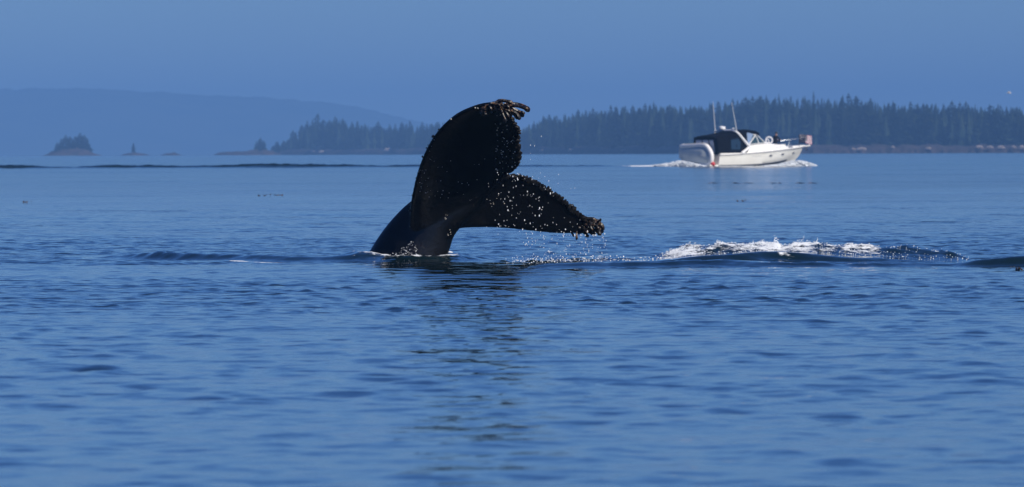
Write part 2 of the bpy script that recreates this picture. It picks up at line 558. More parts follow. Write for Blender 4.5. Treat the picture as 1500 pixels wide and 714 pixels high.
SHORE = ((395, 226.9), (700, 226.2), (1000, 225.3), (1300, 224.6), (1620, 223.6))
SKYL = ((398, 219), (405, 214), (415, 204), (425, 195), (435, 186), (450, 176), (465, 171), (500, 171), (520, 176), (560, 182), (600, 180), (650, 174), (700, 178), (760, 184), (775, 178), (800, 169), (830, 163), (870, 160),
        (900, 155), (930, 152), (960, 150), (1000, 152), (1040, 148), (1080, 146), (1110, 140), (1140, 138), (1170, 140), (1200, 143), (1240, 141), (1280, 145), (1330, 150), (1380, 148), (1420, 151), (1500, 153), (1620, 150))


def shore_d(px): return float(np.interp(px, [395, 640, 780, 1000, 1620], [5600, 5300, 4500, 3950, 3850]))


# wooded mainland: ledge of rock, then ground under the trees
mb = MB(); rings = []
pxs = np.linspace(392, 1640, 420)
for i, p in enumerate(pxs):
    d = shore_d(p)
    n = float(fbm(np.array([i * .21]), np.array([1.3]), 4, 81)[0]); n2 = float(fbm(np.array([i * .5]), np.array([7.3]), 3, 83)[0])
    k = min(1, (p - 392) / 30)
    x = X(p, d); z0 = drop(0, d)
    led = (1.2 + 2.6 * n) * k
    rings.append([Vector((x, d - 8 - 8 * n2, z0 - 1)), Vector((x, d - 4 - 8 * n2, z0 + .5 * led)), Vector((x, d - 1 - 3 * n, z0 + led)), Vector((x, d + 6, z0 + led * 1.1 + .6 * k)),
                  Vector((x, d + 40, z0 + 4.0 * k)), Vector((x, d + 160, z0 + 6 * k)), Vector((x, d + 230, z0 - 2))])
mb.loft(rings, cap=False, closed=False)
tag(mb.build('shore', M['rock']), 'low rocky shore of the wooded mainland', None, None, 'structure')


def islet(name, px0, px1, d, top, label):
    """low rock: outline heights in photo pixels above the water line, with depth"""
    mb = MB(); rings = []
    n_ = 40
    for i in range(n_ + 1):
        q = i / n_
        p = px0 + (px1 - px0) * q
        hgt = interp(p, top) / F * d * (.75 + .5 * float(fbm(np.array([p * .16]), np.array([d * .1]), 3, 91)[0]))
        wdt = max(6 * math.sin(math.pi * q) ** .5 * (px1 - px0) / 40, .3) if 0 < q < 1 else .3
        z0 = drop(0, d) - .6
        rings.append([Vector((X(p, d), d - wdt, z0)), Vector((X(p, d), d - wdt * .7, z0 + .6 + hgt * .5)), Vector((X(p, d), d - wdt * .25, z0 + .6 + hgt)),
                      Vector((X(p, d), d + wdt * .4, z0 + .6 + hgt * .9)), Vector((X(p, d), d + wdt, z0))])
    mb.loft(rings, cap=False, closed=False)
    o = mb.build(name, M['rock'])
    return tag(o, label, None, None, 'structure')


ID = 5200
islet('islet', 62, 150, ID, ((62, 0), (72, 4), (80, 8), (100, 12), (125, 11), (138, 4), (150, 0)), 'larger far islet crowned by a clump of trees')
islet('islet', 176, 222, ID, ((176, 0), (186, 3), (196, 5), (206, 4), (222, 0)), 'tiny far rock islet with a single tree')
islet('islet', 234, 268, ID + 60, ((234, 0), (245, 3), (256, 4), (268, 0)), 'bare far rock islet barely above the water')
islet('islet', 312, 412, ID, ((312, 0), (322, 4), (345, 6), (370, 7), (392, 8), (400, 6), (412, 2)), 'low rocky far islet close to the wooded point')


# ------------------------------------------------------------------ trees
def conifer_meshes(seed, hgt, rad, shape):
    """trunk and crown of a conifer; crown of drooping branch fans"""
    rd = random.Random(seed)
    tr = MB(); cr_ = MB()
    tr.tube([(0, 0, -1.5), (rd.uniform(-.1, .1), 0, hgt * .5), (rd.uniform(-.2, .2), rd.uniform(-.2, .2), hgt * .97)], [hgt * .016, hgt * .010, .03], 6)
    z = hgt * rd.uniform(.08, .22)
    while z < hgt * .995:
        q = z / hgt
        if shape == 0: rr = rad * (1.02 - q) ** .85
        elif shape == 1: rr = rad * min(1, (1.02 - q) * 2.0) * (.75 + .25 * math.sin(q * 9))
        else: rr = rad * (1.03 - q) ** .55 * (.7 + .3 * rd.random())
        nb = 6 if q < .8 else 5
        off = rd.uniform(0, 6.28)
        for k in range(nb):
            if rd.random() < .12: continue
            a = off + 6.283 * k / nb + rd.uniform(-.35, .35)
            L = max(rr * rd.uniform(.6, 1.2), .18)
            ca, sa = math.cos(a), math.sin(a)
            up = rd.uniform(.0, .2) * L
            dn = rd.uniform(.15, .45) * L
            w = L * rd.uniform(.26, .42) + .12
            p0 = Vector((0, 0, z + .25)); p1 = Vector((ca * L * .55, sa * L * .55, z + up)); p2 = Vector((ca * L, sa * L, z - dn + up))
            side = Vector((-sa, ca, 0)) * w
            hang = Vector((0, 0, -.35 * L - .25))
            cr_.add([p0, p1 + side, p2, p1 - side, p1 + hang], [(0, 1, 2), (0, 2, 3), (0, 4, 2), (1, 4, 3)])
        z += hgt * rd.uniform(.026, .045)
    cr_.tube([(0, 0, hgt * .93), (rd.uniform(-.1, .1), 0, hgt * 1.03)], [.18, .02], 5)
    return tr.mesh('trunk'), cr_.mesh('crown', False)


VAR = []
for k in range(9):
    tm, cm = conifer_meshes(100 + k, 20, [2.9, 3.4, 2.7, 3.0, 3.7, 2.8, 3.2, 2.6, 3.0][k], [0, 1, 2, 2, 1, 2, 1, 0, 2][k])
    tm.materials.append(M['bark']); cm.materials.append(M['foliage'] if k % 2 else M['foliage2'])
    VAR.append((tm, cm))


def tree(x, y, z, hgt, k, rz, wide, label, group, name='conifer_tree'):
    e = empty(name, (x, y, z), rz)
    s = hgt / 20
    for nm, me_ in (('trunk', VAR[k][0]), ('crown', VAR[k][1])):
        o = bpy.data.objects.new(nm, me_); C.objects.link(o); o.parent = e
        o.scale = (s * wide, s * wide, s)
    return tag(e, label, 'tree', group)


GT = 'conifers along the hazy mainland shore'
LT = 'dark conifer in the hazy blue forest along the far shore'
tr_r = random.Random(21)
cnt = 0
p = 401.0
spots = []
while p < 1530:
    spots.append((p, 0)); p += tr_r.uniform(5.5, 10.5)
p = 406.0
while p < 1530:
    spots.append((p, 1)); p += tr_r.uniform(7, 14)
for p, rowk in spots:
    if cnt >= 296: break
    d = shore_d(p)
    y = d + (tr_r.uniform(10, 45) if rowk == 0 else tr_r.uniform(55, 110))
    topy = interp(p, SKYL) + (tr_r.uniform(-3, 8) if rowk else tr_r.uniform(0, 14)) * (1 if p > 760 else .7)
    lab = 'conifer on the low wooded point beside the rocky islets' if p < 560 else 'conifer in the dip of the far forest around the whale fluke' if p < 860 else 'conifer in the tall hazy forest behind the passing cruiser' if p < 1200 else 'conifer in the hazy forest ahead of the cruiser bow'
    grp = 'hazy shore forest: ' + lab.split(' ', 3)[-1]
    if tr_r.random() < .10: topy -= tr_r.uniform(3, 8) * (1 if p > 760 else .5)
    zb = drop(0, d) + (1.5 if rowk == 0 else 4.0)
    top = at(p, topy, y).z
    hgt = max(top - zb, 5)
    tree(X(p, y), y, zb - .5, hgt, tr_r.randrange(9), tr_r.uniform(0, 6.28), tr_r.choice((1.2, 1.6, 2.0, 2.5)) * tr_r.uniform(.9, 1.1) * (20 / hgt) ** .45, lab, grp)
    cnt += 1

# the closed wood behind and between them: one mass nobody could count
mb = MB()
fr = random.Random(5)
for i in range(1500):
    p = fr.uniform(403, 1620)
    d = shore_d(p); y = d + fr.uniform(18, 150)
    topy = interp(p, SKYL) + 4 + 24 * fr.random()
    zb = drop(0, d) + 2
    hgt = max(at(p, topy, y).z - zb, 3)
    x = X(p, y); r = fr.uniform(1.9, 3.6)
    for q0, q1, rr in ((.0, .45, 1.0), (.3, .75, .8), (.55, 1.03, .5)):
        n_ = 6; o_ = fr.uniform(0, 6)
        ring = [Vector((x + r * rr * math.cos(o_ + 6.283 * k / n_) * fr.uniform(.7, 1.2), y + r * rr * math.sin(o_ + 6.283 * k / n_), zb + hgt * (q0 + fr.uniform(0, .06)))) for k in range(n_)]
        mb.add(ring + [Vector((x, y, zb + hgt * q1))], [(k, (k + 1) % n_, n_) for k in range(n_)])
tag(mb.build('forest', M['foliage2'], None, False), 'dense mass of conifer forest filling the mainland behind the shore trees', 'forest', None, 'stuff')

# islet trees
for i, (p, ty, k) in enumerate(((84, 209, 2), (90, 204, 3), (97, 198, 1), (103, 200, 4), (111, 200, 5), (118, 195, 1), (124, 198, 4), (129, 206, 3), (87, 212, 1), (108, 205, 2), (126, 210, 8))):
    y = ID + (i * 37 % 9) - 4
    zb = drop(0, ID) + 1.0
    tree(X(p, y), y, zb, at(p, ty, y).z - zb, k, i * 1.3, 3.1, 'dark conifer in the clump on the larger islet', 'conifers on the larger islet')
y = ID; zb = drop(0, ID) + .6
tree(X(196, y), y, zb, at(196, 210, y).z - zb, 5, .4, 2.4, 'lone small conifer on the tiny rock islet', None)
for i, (p, ty, k) in enumerate(((376, 207, 3), (382, 202, 4), (387, 206, 1), (408, 208, 0))):
    zb = drop(0, ID) + 1.0
    tree(X(p, ID + i), ID + i, zb, at(p, ty, ID).z - zb, k, i, 2.4, 'bushy conifer on the low rocks beside the wooded point', 'conifers on the low rocks')


# bleached rock slabs along the tide line
def slab_mesh(seed):
    rd = random.Random(seed); mb = MB(); rings = []
    n_ = 9
    for i in range(n_ + 1):
        q = i / n_ - .5
        e = math.sqrt(max(1 - (2 * q) ** 2, 0.02))
        hh = e * rd.uniform(.7, 1.1); ww = e * rd.uniform(.35, .6)
        rings.append([Vector((q * 2, -ww, -.4)), Vector((q * 2, -ww * .9, hh * .55)), Vector((q * 2, -ww * .35, hh)), Vector((q * 2, ww * .4, hh * .9)), Vector((q * 2, ww, -.4))])
    mb.loft(rings)
    me_ = mb.mesh('slab', False); me_.materials.append(M['pale']); return me_


SL = [slab_mesh(k) for k in range(4)]
for i, (p, py, w, h_) in enumerate(((1262, 216.5, 15, 5), (1250, 217, 8, 4), (1434, 213.5, 12, 5), (1450, 214, 10, 4), (1466, 214, 12, 5), (1484, 214, 8, 4), (1497, 213.5, 10, 6), (1308, 214, 6, 4), (1360, 216, 9, 4),
                                  (795, 219.5, 10, 4), (838, 218.5, 12, 5), (460, 220, 8, 4), (472, 221, 10, 4), (570, 217, 14, 6), (1015, 218, 8, 4), (915, 219, 9, 4))):
    d = shore_d(p) - 5
    o = bpy.data.objects.new('bleached_rock', SL[i % 4]); C.objects.link(o)
    k = d / F
    o.location = (X(p, d), d - 2, at(p, py + h_ * .5, d).z)
    o.scale = (w * k / 2, 2.2, h_ * k * .6)
    tag(o, 'pale bleached rock slab on the dark far shoreline', 'rock', 'pale rocks on the far shoreline')

# ------------------------------------------------------------------ whale
PXM = F / D


def wp(px, py, dy=0.0):
    return at(px, py, D + dy)


def spl(pts, n_):
    """Catmull-Rom through vectors"""
    pts = [Vector(p) for p in pts]
    P = [pts[0] * 2 - pts[1]] + pts + [pts[-1] * 2 - pts[-2]]
    out = []
    m = len(pts) - 1
    for j in range(n_ + 1):
        u = j / n_ * m; i = min(int(u), m - 1); q = u - i
        a, b_, c, d = P[i], P[i + 1], P[i + 2], P[i + 3]
        out.append(.5 * ((2 * b_) + (c - a) * q + (2 * a - 5 * b_ + 4 * c - d) * q * q + (3 * b_ - a - 3 * c + d) * q ** 3))
    return out


def lobe(mb, st, flip):
    """st: (leading px,py,depth) (trailing px,py,depth) thickness. Foil sections lofted along the span."""
    n_ = 64
    Ls = spl([wp(*s[0]) for s in st], n_); Ts = spl([wp(*s[1]) for s in st], n_)
    th = np.interp(np.linspace(0, len(st) - 1, n_ + 1), range(len(st)), [s[2] for s in st])
    ks = [0, .03, .09, .18, .3, .45, .6, .75, .88, 1.0]
    tk = [.12, .52, .82, .98, 1.0, .88, .68, .46, .30, .22]
    rings = []
    for j in range(n_ + 1):
        span = (Ls[min(j + 1, n_)] + Ts[min(j + 1, n_)]) - (Ls[max(j - 1, 0)] + Ts[max(j - 1, 0)])
        ch = Ts[j] - Ls[j]
        nrm = ch.cross(span).normalized()
        rip = .010 * math.sin(j * 1.9) + .012 * math.sin(j * .83 + 1) + .008 * math.sin(j * 3.7)
        tr_ = Ts[j] + ch.normalized() * (rip if 8 < j else 0)
        ch = tr_ - Ls[j]
        camb = .05 * ch.length
        up = [Ls[j] + ch * k + nrm * (th[j] * .5 * q + camb * 4 * k * (1 - k) * flip) for k, q in zip(ks, tk)]
        lo = [Ls[j] + ch * k - nrm * (th[j] * .5 * q - camb * 4 * k * (1 - k) * flip) for k, q in zip(ks, tk)]
        rings.append(up + lo[::-1])
    mb.loft(rings)
    return Ls, Ts


A_ST = (((608, 376, -.10), (672, 330, -.06), .20), ((602, 350, -.16), (705, 290, -.10), .22), ((600, 318, -.26), (741, 256, -.20), .21), ((604, 285, -.42), (757, 242, -.36), .19), ((613, 248, -.62), (760, 226, -.58), .165), ((627, 214, -.84), (759, 206, -.80), .14),
        ((645, 188, -1.04), (757.5, 188, -1.02), .12), ((668, 168, -1.24), (749, 175, -1.22), .10), ((695, 156, -1.42), (742, 165, -1.40), .08), ((717, 151, -1.54), (735, 158, -1.54), .06))
B_ST = (((628, 350, .02), (690, 300, .02), .20), ((664, 336, .12), (738, 260, .10), .19), ((700, 333, .30), (768, 261, .28), .17), ((738, 334, .52), (793, 273, .50), .15), ((775, 338, .76), (815, 286, .74), .125), ((805, 341, .98), (835, 303, .96), .10),
        ((828, 342, 1.16), (850, 317, 1.15), .085), ((848, 340, 1.30), (864, 324, 1.30), .07), ((866, 337, 1.42), (874, 329, 1.42), .06))
mb = MB()
LA, TA = lobe(mb, A_ST, -1)
LB, TB = lobe(mb, B_ST, 1)
# tail stock
stk = (((484, 470), (668, 470), .42), ((508, 420), (656, 425), .38), ((534, 380), (655, 383), .33), ((555, 346), (660, 362), .28), ((578, 317), (668, 342), .24), ((603, 294), (690, 318), .19), ((640, 272), (714, 290), .13), ((690, 260), (736, 268), .07))
n_ = 40
Ls = spl([wp(*s[0], .05) for s in stk], n_); Rs = spl([wp(*s[1], -.02) for s in stk], n_)
wd = np.interp(np.linspace(0, len(stk) - 1, n_ + 1), range(len(stk)), [s[2] for s in stk])
rings = []
for j in range(n_ + 1):
    c = (Ls[j] + Rs[j]) / 2; hv = (Rs[j] - Ls[j]) / 2
    ring = []
    for k in range(28):
        a = 2 * math.pi * k / 28
        ca, sa = math.cos(a), math.sin(a)
        ring.append(c + hv * ca + Vector((0, 1, 0)) * wd[j] * math.copysign(abs(sa) ** 1.25, sa))
    rings.append(ring)
mb.loft(rings)
base_me = mb.mesh('whale_base', True)
tmp = bpy.data.objects.new('whale_base', base_me); C.objects.link(tmp)
rm = tmp.modifiers.new('r', 'REMESH'); rm.mode = 'VOXEL'; rm.voxel_size = 0.018
sm = tmp.modifiers.new('s', 'SMOOTH'); sm.factor = .5; sm.iterations = 3
dg = bpy.context.evaluated_depsgraph_get()
body_me = bpy.data.meshes.new_from_object(tmp.evaluated_get(dg))
body_me.name = 'body'
bpy.data.objects.remove(tmp); bpy.data.meshes.remove(base_me)
body_me.polygons.foreach_set('use_smooth', [True] * len(body_me.polygons))
body_me.materials.clear(); body_me.materials.append(M['whale'])
WO = Vector((X(600, D), D, 0))
body_me.transform(Matrix.Translation(-WO))
whale = empty('whale', WO)
tag(whale, 'black humpback whale tail with raised flukes and barnacled tips sinking into the sea', 'whale')
body = link_mesh('body', body_me, M['whale'], whale)


def wl(px, py, dy=0.0): return wp(px, py, dy) - WO


# knobbly barnacles along the trailing edges, too small to pick apart
mb = MB(); rb = random.Random(9)
for Ts, rng_, Lx in ((TA, (11, 64), LA), (TB, (8, 64), LB)):
    for j in range(*rng_):
        for _ in range(4):
            q = min(max(j + rb.random(), 0), 63)
            i = int(q); f = q - i
            P_ = Ts[i] * (1 - f) + Ts[i + 1] * f
            ch = (P_ - Lx[i]).normalized()
            P_ = P_ + ch * rb.uniform(-.03, .012) + Vector((0, rb.uniform(-.03, .03), 0)) - WO
            r = rb.uniform(.009, .024) * (1.4 if rb.random() < .2 else 1)
            dirv = (ch + Vector((rb.uniform(-.6, .6), rb.uniform(-.6, .3), rb.uniform(-.6, .6)))).normalized()
            mb.tube([P_ - dirv * r, P_ + dirv * r * .6, P_ + dirv * r * 1.7], [r * 1.1, r * .95, r * .35], 5)
for j in range(10, 62):                      # a few on the leading edge of the near lobe
    if rb.random() < .22:
        P_ = LA[j] - WO
        mb.blob(P_ + Vector((rb.uniform(-.01, .01), 0, rb.uniform(-.01, .01))), rb.uniform(.008, .022), 0, .3)
tag(mb.build('edge_barnacles', M['crust'], whale, False), 'dark knobbly barnacles along the trailing edges', None, None, 'stuff')

# crusted clumps at the two tips
for cl, depth0, n_, lab in ((((705, 745), (149, 165)), -1.5, 90, 'barnacle crust on the tip of the upright fluke'), (((838, 878), (322, 344)), 1.3, 90, 'barnacle crust on the tip of the low fluke')):
    mb = MB()
    for _ in range(n_):
        u_, v_ = rb.random(), rb.random()
        if depth0 < 0:
            px = 705 + 42 * u_; py = interp(px, ((705, 155), (720, 150), (735, 149), (747, 153))) + 2 + 13 * v_ * (1 - .3 * u_)
        else:
            px = 838 + 40 * u_; lo_, hi_ = interp(px, ((838, 318), (855, 323), (878, 328))), interp(px, ((838, 342), (860, 342), (878, 340)))
            py = lo_ + (hi_ - lo_) * v_
        P_ = wl(px, py, depth0 + rb.uniform(-.09, .04))
        mb.blob(P_, rb.uniform(.012, .032), 0, .35)
    o = mb.build('barnacle_crust', M['barnacle'], whale, False)
    tag(o, lab, None, None, 'stuff')


# stalked barnacles hanging like fingers, each one a part
def stalk(pts, r0, depth):
    mb = MB()
    r0 *= 1.25
    P = spl([wl(px, py, depth + dd) for px, py, dd in pts], 8)
    rr = [r0 * k for k in (1.0, .95, .85, .78, .75, .80, 1.05, .95, .35)]
    mb.tube(P, rr, 7)
    return mb.build('stalked_barnacle', M['barnacle'], whale)


for k, (pts, r) in enumerate((
    (((735, 157, 0), (750, 153, .05), (764, 155, .05), (772, 160, 0), (775, 164, 0)), .030),
    (((736, 157, 0), (748, 155, -.05), (760, 156, -.08), (770, 159, -.1), (774, 158, -.1)), .022),
    (((738, 159, 0), (750, 160, 0), (758, 163, .02), (764, 166, 0), (769, 166, 0)), .026),
    (((738, 160, 0), (748, 162, -.04), (756, 166, -.05), (760, 172, -.05), (760, 176, -.05)), .026),
    (((738, 158, 0), (747, 160, .04), (757, 165, .06), (765, 169, .06), (768, 169, .06)), .022),
    (((740, 160, 0), (747, 165, .05), (753, 168, .05), (757, 173, .05), (762, 171, .06)), .018),
    (((730, 158, 0), (735, 164, -.06), (738, 171, -.08), (740, 176, -.08), (739, 180, -.08)), .018),
    (((724, 154, 0), (731, 148, .0), (740, 148, 0), (747, 150, 0), (751, 152, 0)), .024))):
    stalk(pts, r, -1.52)
for k, (pts, r) in enumerate((
    (((862, 330, 0), (868, 326, 0), (876, 325, 0), (881, 330, 0), (885, 337, 0)), .024),
    (((862, 332, 0), (870, 330, .04), (877, 332, .04), (881, 338, .04), (882, 342, .04)), .026),
    (((858, 334, 0), (866, 336, -.04), (873, 338, -.04), (878, 342, -.04), (880, 345, -.04)), .026),
    (((858, 335, 0), (863, 338, 0), (868, 340, 0), (871, 343, 0), (872, 344, 0)), .024),
    (((846, 337, 0), (852, 339, -.05), (857, 342, -.05), (860, 346, -.05), (860, 348, -.05)), .022),
    (((834, 338, 0), (837, 341, 0), (839, 343, 0), (840, 345, 0), (841, 347, 0)), .014),
    (((860, 328, 0), (866, 322, 0), (872, 322, 0), (876, 324, 0), (880, 325, 0)), .020),
    (((850, 325, 0), (858, 321, 0), (865, 320, 0), (869, 321, 0), (872, 323, 0)), .020))):
    stalk(pts, r, 1.36)

for _ in range(16):                            # shorter ones crowding the tips
    a0, b0 = rb.uniform(712, 742), rb.uniform(150, 162); L_ = rb.uniform(8, 17); an = rb.uniform(-.5, 1.3)
    c_, s_ = math.cos(an) * L_, math.sin(an) * L_
    stalk(((a0, b0, 0), (a0 + c_ * .3, b0 + s_ * .2, 0), (a0 + c_ * .6, b0 + s_ * .5, -.03), (a0 + c_ * .85, b0 + s_ * .8, -.03), (a0 + c_, b0 + s_ + 2, -.03)), rb.uniform(.010, .018), -1.55 - rb.uniform(0, .06))
    a0, b0 = rb.uniform(838, 872), rb.uniform(326, 338); an = rb.uniform(-.6, 1.6)
    c_, s_ = math.cos(an) * L_ * .8, math.sin(an) * L_ * .8
    stalk(((a0, b0, 0), (a0 + c_ * .3, b0 + s_ * .2, 0), (a0 + c_ * .6, b0 + s_ * .5, -.03), (a0 + c_ * .85, b0 + s_ * .8, -.03), (a0 + c_, b0 + s_ + 1, -.03)), rb.uniform(.010, .018), 1.28 - rb.uniform(0, .06))

# pale shells, and wet glints painted in as pale blobs on the skin
mb = MB()
deps = bpy.context.evaluated_depsgraph_get()
from mathutils.bvhtree import BVHTree
bvh = BVHTree.FromPolygons([v.co + WO for v in body_me.vertices], [tuple(p.vertices) for p in body_me.polygons])
cam_o = Vector((0, 0, H))


def on_skin(px, py):
    v = (at(px, py, D) - cam_o).normalized()
    h = bvh.ray_cast(cam_o, v)
    return h[0], h[1]


spots = []
for _ in range(80): spots.append((rb.uniform(725, 760), rb.uniform(165, 252), rb.uniform(.006, .013)))
for _ in range(34): spots.append((rb.uniform(640, 745), rb.uniform(225, 300), rb.uniform(.004, .008)))
for _ in range(40): spots.append((rb.uniform(603, 640), rb.uniform(200, 290), rb.uniform(.003, .007)))
for k in range(5): spots.append((652 + 18 * k / 22 + rb.uniform(-2, 2), 318 + 12 * k / 22 + rb.uniform(-4, 4), rb.uniform(.005, .010)))
for k in range(10): spots.append((rb.uniform(655, 662), rb.uniform(336, 345), rb.uniform(.004, .007)))
for k in range(8): spots.append((660 + rb.uniform(-3, 3), 172 + rb.uniform(-3, 3), rb.uniform(.006, .012)))
for k in range(5): spots.append((698 + rb.uniform(-2, 3), 159 + rb.uniform(-1, 1), .011))
for px, py, r in spots:
    h, nn = on_skin(px, py)
    if h is None: continue
    mb.blob(h - WO, r * rb.choice((.5, .7, 1)), 0, .3)
tag(mb.build('barnacles_and_glints', M['shell_glint'], whale, False), 'scattered tiny pale barnacles and painted wet glints on the black skin', None, None, 'stuff')

# ------------------------------------------------------------------ droplets, spray and foam
mb = MB(); rd = random.Random(31)


def dropxy(px, py, dy, r): mb.blob(wp(px, py, dy), r, 0, .15, (1, 1, rd.uniform(.9, 2.6)))


for _ in range(120):                           # curtain of drops in front of the low lobe
    px = rd.gauss(765, 30); py = rd.uniform(250, 345)
    if not (712 < px < 858): continue
    dropxy(px, py, rd.uniform(-.9, -.2), .003 + .006 * rd.random() ** 3)
for _ in range(45):
    px = rd.uniform(775, 875); py = 262 + (px - 745) * .55 + rd.uniform(-4, 60)
    dropxy(px, min(py, 345), rd.uniform(-.2, .7), .003 + .006 * rd.random() ** 2.5)
for _ in range(200):                           # falling below it
    px = rd.uniform(765, 890); py = 340 + 42 * rd.random() ** .7
    dropxy(px, py, rd.uniform(-.4, 1.2), .002 + .004 * rd.random() ** 2)
for x_, y0_, y1_ in ((882, 344, 362), (858, 350, 372)):
    for k in range(12): dropxy(x_ + k * .35 + rd.uniform(-1.5, 1.5), y0_ + (y1_ - y0_) * (k / 12) ** 1.3, 1.35, rd.uniform(.002, .006))
for px, py in ((777, 213), (783, 214), (793, 200), (777, 225), (777, 234), (760, 256), (765, 258), (842, 276), (838, 301)):
    dropxy(px, py, rd.uniform(-1, 0), rd.uniform(.003, .006))
tag(mb.build('water_drops', M['drop'], None, False), 'bright water drops falling from the whale flukes', 'drops', None, 'stuff')

mb = MB()                                      # glitter of drops striking the surface
for _ in range(650):
    px = rd.uniform(740, 985); py = rd.gauss(384, 3.5) - 2 * abs(rd.gauss(0, 1.6)) * math.exp(-((px - 860) / 70) ** 2)
    d = rd.uniform(116.5, 120.5)
    P_ = at(px, py, d)
    zz = H - (384 - EYE) / F * d
    P_.z = max(P_.z, wz(P_.x, d))
    mb.blob(P_, .003 + .007 * rd.random() ** 3, 0, .3)
tag(mb.build('splash_drops', M['drop'], None, False), 'sparkling patter of drops hitting the water under the low fluke', 'splash', None, 'stuff')


def clumps(mb, n_, fx, fy, top, r0, r1, d_r):
    """frothy lumps resting on the water: fx() gives a photo column, d_r the distance range"""
    for _ in range(n_):
        px = fx(); d = rd.uniform(*d_r)
        x = X(px, d)
        z = wz(x, d) + abs(rd.gauss(0, 1)) * top * fy(px)
        mb.blob((x, d, z), rd.uniform(r0, r1), 0, .4, (1.2, 1, .8))


mb = MB()
crest = lambda px: interp(px, ((960, .3), (985, 1), (1010, 1.0), (1060, .55), (1120, .8), (1165, 1.0), (1200, .7), (1250, .4), (1300, .25)))
clumps(mb, 900, lambda: rd.choice((rd.gauss(1000, 22), rd.gauss(1150, 40), rd.uniform(965, 1260), rd.gauss(1110, 22))), crest, .009, .003, .009, (117.0, 118.4))
clumps(mb, 500, lambda: rd.uniform(1000, 1420), lambda p_: .6, .02, .003, .007, (116.6, 118.4))
for px, hgt, lean in ((1138, 15, -3), (1167, 10, 4), (1172, 12, 6), (1105, 7, -2), (1053, 6, -2), (1195, 7, 3), (1000, 6, -4)):   # little tongues of spray
    for _ in range(34):
        q = rd.random() ** 1.5
        d = 117.8 + rd.uniform(-.15, .15); x = X(px + lean * q + rd.gauss(0, 2.4 * (1.1 - q)), d)
        mb.blob((x, d, wz(x, d) + hgt / F * d * q), rd.uniform(.002, .0075) * (1.25 - q), 0, .3, (1, 1, 1.5))
tag(mb.build('splash_foam', M['foam'], None, False), 'white churned foam breaking on the hump of water beside the whale', 'foam', None, 'stuff')

mb = MB()                                      # splash where the tail stock enters the water
for _ in range(300):
    u_ = rd.random()
    px = 545 + 75 * u_
    py = interp(px, ((545, 380), (575, 371), (592, 360), (602, 350), (608, 352), (614, 372), (622, 380)))
    py = py + (382 - py) * rd.random() ** .6
    mb.blob(at(px, py, D - .42 - .1 * rd.random()), rd.uniform(.002, .0065), 0, .4)
for _ in range(120):
    px = rd.uniform(610, 665); mb.blob(at(px, rd.gauss(381, 1.5), D - .4 - .15 * rd.random()), rd.uniform(.002, .006), 0, .4)
tag(mb.build('tail_splash', M['drop'], None, False), 'small splash climbing the tail stock at the waterline', 'splash', None, 'stuff')

# ------------------------------------------------------------------ boat
TH = R(40)
bx0 = X(1036, BD)
bz0 = drop(0, BD) - .06
boat = empty('motor_cruiser', (bx0, BD, bz0), TH)
boat.rotation_euler = (0, R(-0.4), TH)
tag(boat, 'white motor cruiser with dark canvas enclosure and two tall antennas speeding past', 'boat')

ST = (  # x, half beam deck, sheer z, half beam chine, chine z, keel z
    (0.0, 1.62, 1.02, 1.45, .16, -.45), (1.5, 1.70, 1.06, 1.52, .16, -.5), (3.0, 1.74, 1.13, 1.55, .18, -.55), (4.5, 1.72, 1.21, 1.48, .22, -.55),
    (6.0, 1.60, 1.30, 1.25, .30, -.5), (7.5, 1.34, 1.40, .88, .44, -.35), (8.8, .98, 1.49, .50, .66, -.05), (9.8, .56, 1.56, .22, .92, .45), (10.4, .22, 1.60, .07, 1.20, 1.0), (10.6, .06, 1.61, .03, 1.45, 1.4))


def hb(x): return interp(x, [(s[0], s[1]) for s in ST])


def sheer(x): return interp(x, [(s[0], s[2]) for s in ST])


def side_y(x, z):
    """starboard skin offset at height z"""
    b_, zs, c_, zc = (interp(x, [(s[0], s[k]) for s in ST]) for k in (1, 2, 3, 4))
    return -(c_ + (b_ - c_) * max(0, min(1, (z - zc) / (zs - zc))) ** .8)


mb = MB(); rings = []
for i in range(37):
    x = 10.6 * i / 36
    v = [interp(x, [(s[0], s[k]) for s in ST]) for k in range(1, 6)]
    b_, zs, c_, zc, zk = v
    half = []
    for q in (1, .75, .5, .25, 0):
        half.append((c_ + (b_ - c_) * q ** .8, zc + (zs - zc) * q))
    half.append((c_ * .5, (zc + zk) / 2 - .03)); half.append((0.0, zk))
    ring = [Vector((x, -yy, zz)) for yy, zz in half] + [Vector((x, yy, zz)) for yy, zz in half[-2::-1]]
    rings.append(ring)
mb.loft(rings)
hull = mb.build('hull', M['gel'], boat)
mb = MB()                                       # rub rail
for s in (1, -1):
    mb.tube([(x, s * (hb(x) + .02), sheer(x) - .03) for x in np.linspace(0, 10.5, 30)], .035, 6)
mb.tube([(-.02, -1.62, .99), (-.02, 1.62, .99)], .035, 6)
mb.build('rub_rail', M['rub'], hull)
mb = MB()                                       # narrow knuckle line low on the side
for s in (1, -1):
    mb.tube([(x, s * -(side_y(x, sheer(x) - .16) - .004), sheer(x) - .16) for x in np.linspace(0.05, 10.0, 28)], .016, 5)
mb.build('side_moulding', M['gel'], hull)
mb = MB()                                       # boot stripe at the waterline
rings = []
for x in np.linspace(0, 8.3, 26):
    zc = interp(x, [(s[0], s[4]) for s in ST]); c_ = interp(x, [(s[0], s[3]) for s in ST])
    rings.append([Vector((x, -c_ - .012, zc + .02)), Vector((x, -c_ - .012, zc - .07)), Vector((x, -c_ * .8, zc - .16))])
mb.loft(rings, False, False)
mb.build('boot_stripe', M['antifoul'], hull)
